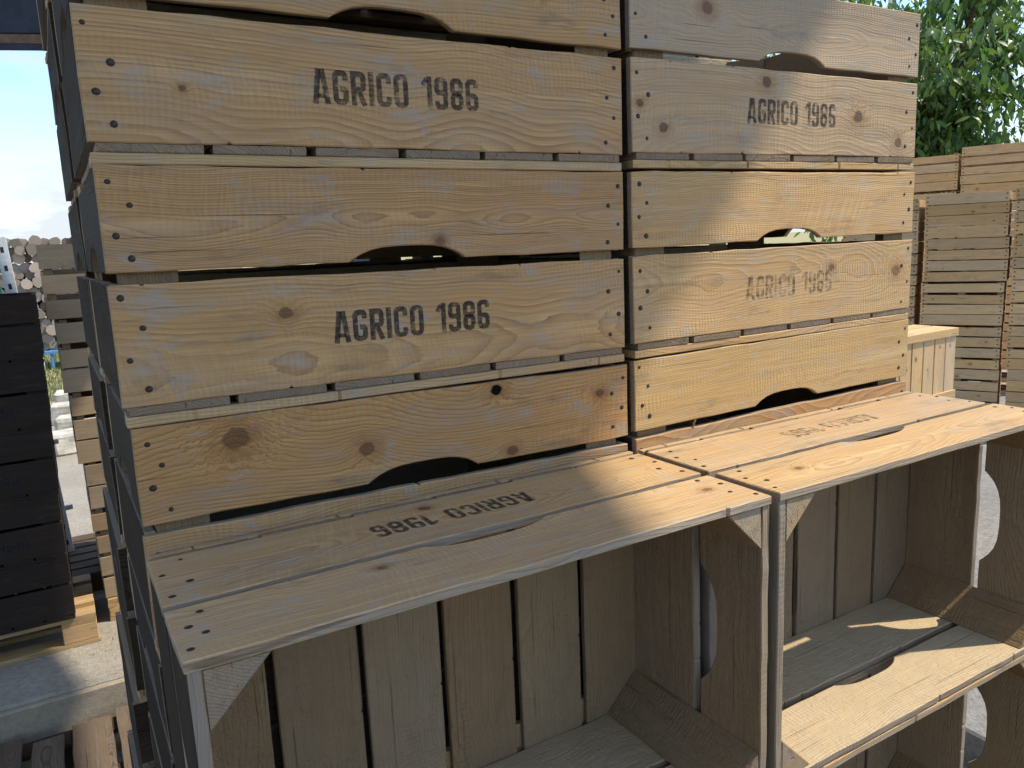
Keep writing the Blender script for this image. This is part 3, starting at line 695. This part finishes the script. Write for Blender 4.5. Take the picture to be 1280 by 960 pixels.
# ------------------------------------------------------------------ pallet rack upright
def rack():
    E_ = empty('rack_upright', 'green and white perforated rack frame standing behind the dark crates', 'rack', Matrix.Translation((-.215, 4.1, SLAB)) @ Matrix.Rotation(-.055, 4, 'Y'), None)
    def post(x, y, hgt, w, d, mt, tilt):
        bm = bmesh.new(); n = 26
        # C-shaped perforated section: web with a row of holes, two flanges
        me = box_mesh(w, .004, hgt, [mt], 0); o = link('post', me, E_, (x, y, 0)); 
        for sx in (0, w-.004): link('flange', box_mesh(.004, d, hgt, [STEEL], 0), o, (sx, .0045, 0))
        for k in range(int(hgt/.1)):
            link('slot', SLOT, o, (w*.5-.008, -.0012, .05+.1*k))
        return o
    post(-.045, -.03, 1.97, .075, .05, GREEN, 0); post(.045, .0, 1.93, .055, .05, STEEL, 0)
    for z in (.35, .75, 1.15, 1.55):
        link('brace', box_mesh(.20, .02, .028, [STEEL], .002), E_, (-.06, .02, z))
    link('foot_plate', box_mesh(.14, .12, .012, [STEEL], .002), E_, (.0, -.03, 0))
SLOT = box_mesh(.016, .003, .03, [NAILM], .0008)
rack()
# pale stone blocks along the path
for i, (x, y, w, h) in enumerate(((-.20, 7.3, .5, .20), (-.18, 8.1, .52, .21), (-.22, 9.0, .55, .22), (-.16, 10.0, .6, .22))):
    me = box_mesh(w, .34, h, [STONE], .02)
    for v in me.vertices: v.co += Vector((rng.uniform(-1, 1), rng.uniform(-1, 1), rng.uniform(-1, 1)))*.012
    o = link('stone_block', me, None, (x, y, SLAB), (0, 0, rng.uniform(-.15, .15)))
    tag(o, ('pale stone block nearest the dark crates', 'second pale stone block along the path', 'third pale stone block along the path', 'pale stone block nearest the grass')[i], 'stone', 'pale stone blocks lining the path')

# ------------------------------------------------------------------ firewood pile far behind
E_ = empty('woodpile', 'high pile of cut firewood logs beyond the grass', 'woodpile', Matrix.Translation((0, 15, GR+.06)))
def log_mesh():
    bm = bmesh.new(); n = 9; l = .5; rr = [rng.uniform(.088, .115) for _ in range(n)]
    rings = [[bm.verts.new((rr[i]*math.cos(i*2*math.pi/n), y, rr[i]*math.sin(i*2*math.pi/n))) for i in range(n)] for y in (0, l)]
    f0 = bm.faces.new(rings[0]); f1 = bm.faces.new(rings[1][::-1])
    for i in range(n): bm.faces.new((rings[0][i], rings[1][i], rings[1][(i+1) % n], rings[0][(i+1) % n]))
    bmesh.ops.recalc_face_normals(bm, faces=bm.faces[:])
    me = bpy.data.meshes.new('log'); bm.to_mesh(me); bm.free(); me.materials.append(BARK); me.materials.append(LOGEND)
    for p in me.polygons: p.material_index = 1 if abs(p.normal.y) > .9 else 0
    return me
LOGS = [log_mesh() for _ in range(5)]
row = 0; z = .42
while z < 2.5:
    x = -1.3+(.08 if row % 2 else 0)
    while x < 1.2:
        top = 2.30+.06*math.sin(x*2.3)
        if z < top:
            o = link('log', rng.choice(LOGS), E_, (x+rng.uniform(-.03, .03), rng.uniform(-.10, .10), z+rng.uniform(-.025, .025)), (rng.uniform(-.05, .05), rng.uniform(0, 6), rng.uniform(-.12, .12))); s = rng.uniform(.72, 1.02); o.scale = (s, 1, s)
        x += .155
    z += .138; row += 1
for i in range(6):
    x = -1.7+i*.6
    o = link('pallet', box_mesh(.56, .7, .05, [BLUEP], .005), None, (x, 14.85, GR+.34)); o.name = 'log_platform'
    for k in range(4): link('leg', box_mesh(.05, .5, .279, [STEEL if k % 2 else BLUEP], .004), o, (.03+.15*k, .02, -.28))
    tag(o, 'low blue and white platform, %s under the firewood pile' % ('first from the rack frame', 'second', 'third', 'fourth', 'fifth', 'last')[i], 'platform', 'blue platforms under the firewood')
# grass beyond the slab
V, F, SH = [], [], []
for i in range(9000):
    y = 11+9*rng.random()**1.3; x = rng.uniform(-1.6, 1.2); h = rng.uniform(.04, .13); a = rng.uniform(0, 6.3); w = .008
    b = len(V); d = Vector((math.cos(a)*w, math.sin(a)*w, 0)); p = Vector((x, y, GR+.06)); t = p+Vector((rng.uniform(-.05, .05), rng.uniform(-.05, .05), h))
    V += [p-d, p+d, t]; F.append([b, b+1, b+2]); SH.append(rng.random())
me = mesh('grass', V, F, [GRASSM]); at = me.attributes.new('shade', 'FLOAT', 'FACE'); at.data.foreach_set('value', SH)
o = link('grass', me); o['kind'] = 'stuff'; tag(o, 'strip of dry green grass before the firewood', 'grass')

# ------------------------------------------------------------------ crates in the sun side yard
U = Vector((.42, -.9075, 0)).normalized(); N_ = Vector((-U.y*-1, 0, 0))
NB = Vector((-U.y, U.x, 0))          # away from the camera, into the stack (+x, +y side)
def frame(p):                        # local x = U, local y = into the stack, z up
    m_ = rotm(tuple(U), tuple(NB), (0, 0, 1)); m_.translation = p; return m_
A0 = Vector((7.006, 3.40, 0)); LA = .66
LEV = ('lowest', 'second from the bottom', 'middle', 'second from the top', 'topmost', 'top')
for k, nm, dz in ((-1, 'the stack beside the near pale crates', -.03), (0, 'the full-width stack behind the tipped crate', .0), (1, 'the stack cut by the picture edge', .012)):
    p = A0+U*(k*(LA+.05)); p.z = 0
    pallet(frame(Vector((p.x, p.y, GR))), 'wooden pallet under ' + nm, LA, .5, TANW, TANW, 5, 'pallets under the yard stacks', .144+dz)
    for i in range(5):
        q = frame(Vector((p.x, p.y, GR+.144+dz+.401*i)) + U*rng.uniform(-.012, .012))
        slat_crate(q, 'slatted crate, %s in %s' % (LEV[i], nm), 'slatted crates stacked in the yard', LA, .5, .400, 4, TANW, frontgap=.012, grey=.12 if i > 2 else .0, tone=.12 if i > 2 else .3, nail=i > 0)
B0 = Vector((8.68, 4.06, 0))
for k, nm in ((-1, 'lower back stack under the tree'), (0, 'taller back stack under the tree')):
    p = B0+U*(k*.79)
    pallet(frame(Vector((p.x, p.y, GR))), 'wooden pallet under the ' + nm, .75, .5, TANW, TANW, 5, 'pallets under the yard stacks', .144)
    pallet(frame(Vector((p.x, p.y, GR+.1445))), 'second wooden pallet under the ' + nm, .75, .5, TANW, TANW, 5, 'pallets under the yard stacks', .144)
    for i in range(6):
        q = frame(Vector((p.x, p.y, GR+.2890+.400*i-(.05 if k == -1 else 0))) + U*rng.uniform(-.012, .012))
        slat_crate(q, 'slatted crate, %s in the %s' % (('lowest', 'second from the bottom', 'third from the bottom', 'third from the top', 'second from the top', 'topmost')[i], nm), 'slatted crates stacked in the yard', .75, .5, .399, 4, TANW, frontgap=.016, tone=.32, nail=i > 3)
# tipped crate behind the sunlit shelf
a = R(2); d = Vector((math.cos(a), math.sin(a), 0)); e = Vector((-math.sin(a), math.cos(a), 0))
K0 = Vector((4.968, 1.864, 0)) - d*CL
m_ = rotm(tuple(d), tuple(e), (0, 0, 1))
def kf(z): q = m_.copy(); q.translation = Vector((K0.x, K0.y, z)); return q
pallet(kf(GR), 'wooden pallet under the tipped crate', .8, .5, TANW, TANW, 5, GP, .143)
for i in range(2): crate(kf(GR+.1435+.3045*i), 'upright crate, %s under the tipped one' % ('lowest' if i == 0 else 'directly'), 'crates under the tipped one', mat=TANW)
zt = GR+.1435+.609
mt = rotm(tuple(d), (0, 0, -1), tuple(e)); mt.translation = Vector((K0.x, K0.y, zt+CW+.001))
# crate axes: x along the front, outer long side up, bottom slats towards the camera
mt = rotm(tuple(d), (0, 0, -1), tuple(e)); mt.translation = Vector((K0.x, K0.y, zt+CW+.001))
crate(mt, 'pale crate tipped on its side, bottom slats facing out behind the sunlit shelf', 'crates under the tipped one', mat=PALE, end_mat=PALE, text=False, tone=.3, slat_mat=PALE)

# ------------------------------------------------------------------ tree beyond the yard stacks
def tree():
    base = Vector((11.3, 6.4, GR))
    E_ = empty('leafy_tree', 'green tree with long drooping leaves behind the yard stacks', 'tree', Matrix.Translation(base))
    bm = bmesh.new(); r = random.Random(3)
    tips = []
    def limb(p0, p1, r0, r1, n=4, bend=.15):
        prev = None; pts = []
        for i in range(n+1):
            t = i/n; p = p0.lerp(p1, t)+Vector((r.uniform(-1, 1), r.uniform(-1, 1), r.uniform(-.5, .5)))*bend*(0 if i == 0 else math.sin(t*math.pi)*.6+.1)
            pts.append(p)
        for i, p in enumerate(pts):
            dirv = (pts[min(i+1, n)]-pts[max(i-1, 0)]).normalized(); a = dirv.orthogonal().normalized(); b = dirv.cross(a); rad = r0+(r1-r0)*i/n
            ring = [bm.verts.new(p+a*math.cos(k*math.pi/3)*rad+b*math.sin(k*math.pi/3)*rad) for k in range(6)]
            if prev:
                for k in range(6): bm.faces.new((prev[k], prev[(k+1) % 6], ring[(k+1) % 6], ring[k]))
            prev = ring
        return pts
    tr = limb(Vector((0, 0, 0)), Vector((.1, -.1, 3.2)), .17, .12, 5, .06)
    branches = []
    for i in range(16):
        a = i*2.4+r.uniform(-.3, .3); el = r.uniform(-.25, 1.2); l = r.uniform(1.6, 2.9)
        s = tr[-1]-Vector((0, 0, r.uniform(0, .5))); e = s+Vector((math.cos(a)*math.cos(el), math.sin(a)*math.cos(el), math.sin(el)))*l
        pts = limb(s, e, .07, .018, 6, .25); branches.append(pts)
        for q in range(9):
            s2 = pts[r.randint(1, 6)]; dv = Vector((r.uniform(-1, 1), r.uniform(-1, 1), r.uniform(-.5, .9))).normalized()
            p2 = limb(s2, s2+dv*r.uniform(.6, 1.3), .016, .005, 4, .12)
            tips += p2[1:]
        tips += pts[2:]
    bmesh.ops.recalc_face_normals(bm, faces=bm.faces[:])
    me = bpy.data.meshes.new('trunk'); bm.to_mesh(me); bm.free(); me.materials.append(TBARK); link('trunk', me, E_)
    def leafverts(L, w):
        # folded, drooping lance-shaped leaf along +x
        P = []
        for t, ww in ((0, .12), (.22, .8), (.5, 1.), (.78, .62), (1., .04)):
            z = -.30*L*t*t
            P.append(((L*t, -w*ww, z+.18*w), (L*t, 0, z), (L*t, w*ww, z+.18*w)))
        V = [p for tri in P for p in tri]; F = []
        for i in range(4):
            b = i*3; F += [(b, b+3, b+4, b+1), (b+1, b+4, b+5, b+2)]
        return V, F
    LV, LF = leafverts(.165, .033)
    leaf_me = mesh('leaf', LV, LF, [LEAF], None, True)
    mats = []
    for p in tips:
        for k in range(r.choice((17, 23, 28))):
            q = p+Vector((r.gauss(0, .15), r.gauss(0, .15), r.gauss(0, .13)))
            yaw = r.uniform(0, 6.283); pit = r.uniform(.15, 1.25); roll = r.uniform(-.9, .9); s = r.uniform(.5, 1.25)
            mats.append(Matrix.Translation(q) @ Euler((roll, pit, yaw), 'XYZ').to_matrix().to_4x4() @ Matrix.Scale(s, 4))
    iv = cam.matrix_world.inverted(); near = []
    for i, m4 in enumerate(mats):
        c_ = iv @ (base+m4.translation)
        if c_.z < 0:
            u = 640+977.73*c_.x/-c_.z; v = 480-977.73*c_.y/-c_.z
            if 1146 < u < 1282 and -2 < v < 200: near.append((-c_.z, i))
    near.sort(); pick = {i for _, i in near[:300]}
    V, F, SH = [], [], []
    crown = None
    for i, m4 in enumerate(mats):
        if i in pick: continue
        b = len(V); V += [m4 @ Vector(v) for v in LV]; F += [tuple(b+j for j in f) for f in LF]; SH += [r.random()]*len(LF)
    me = mesh('crown', V, F, [LEAF], None, True); at = me.attributes.new('shade', 'FLOAT', 'FACE'); at.data.foreach_set('value', SH)
    crown = link('crown', me, E_); crown['kind'] = 'stuff'
    for i in pick:
        o = link('leaf', leaf_me, crown); o.matrix_local = mats[i]
    print('leaves', len(mats), 'tips', len(tips), 'in view', len(near))
tree()
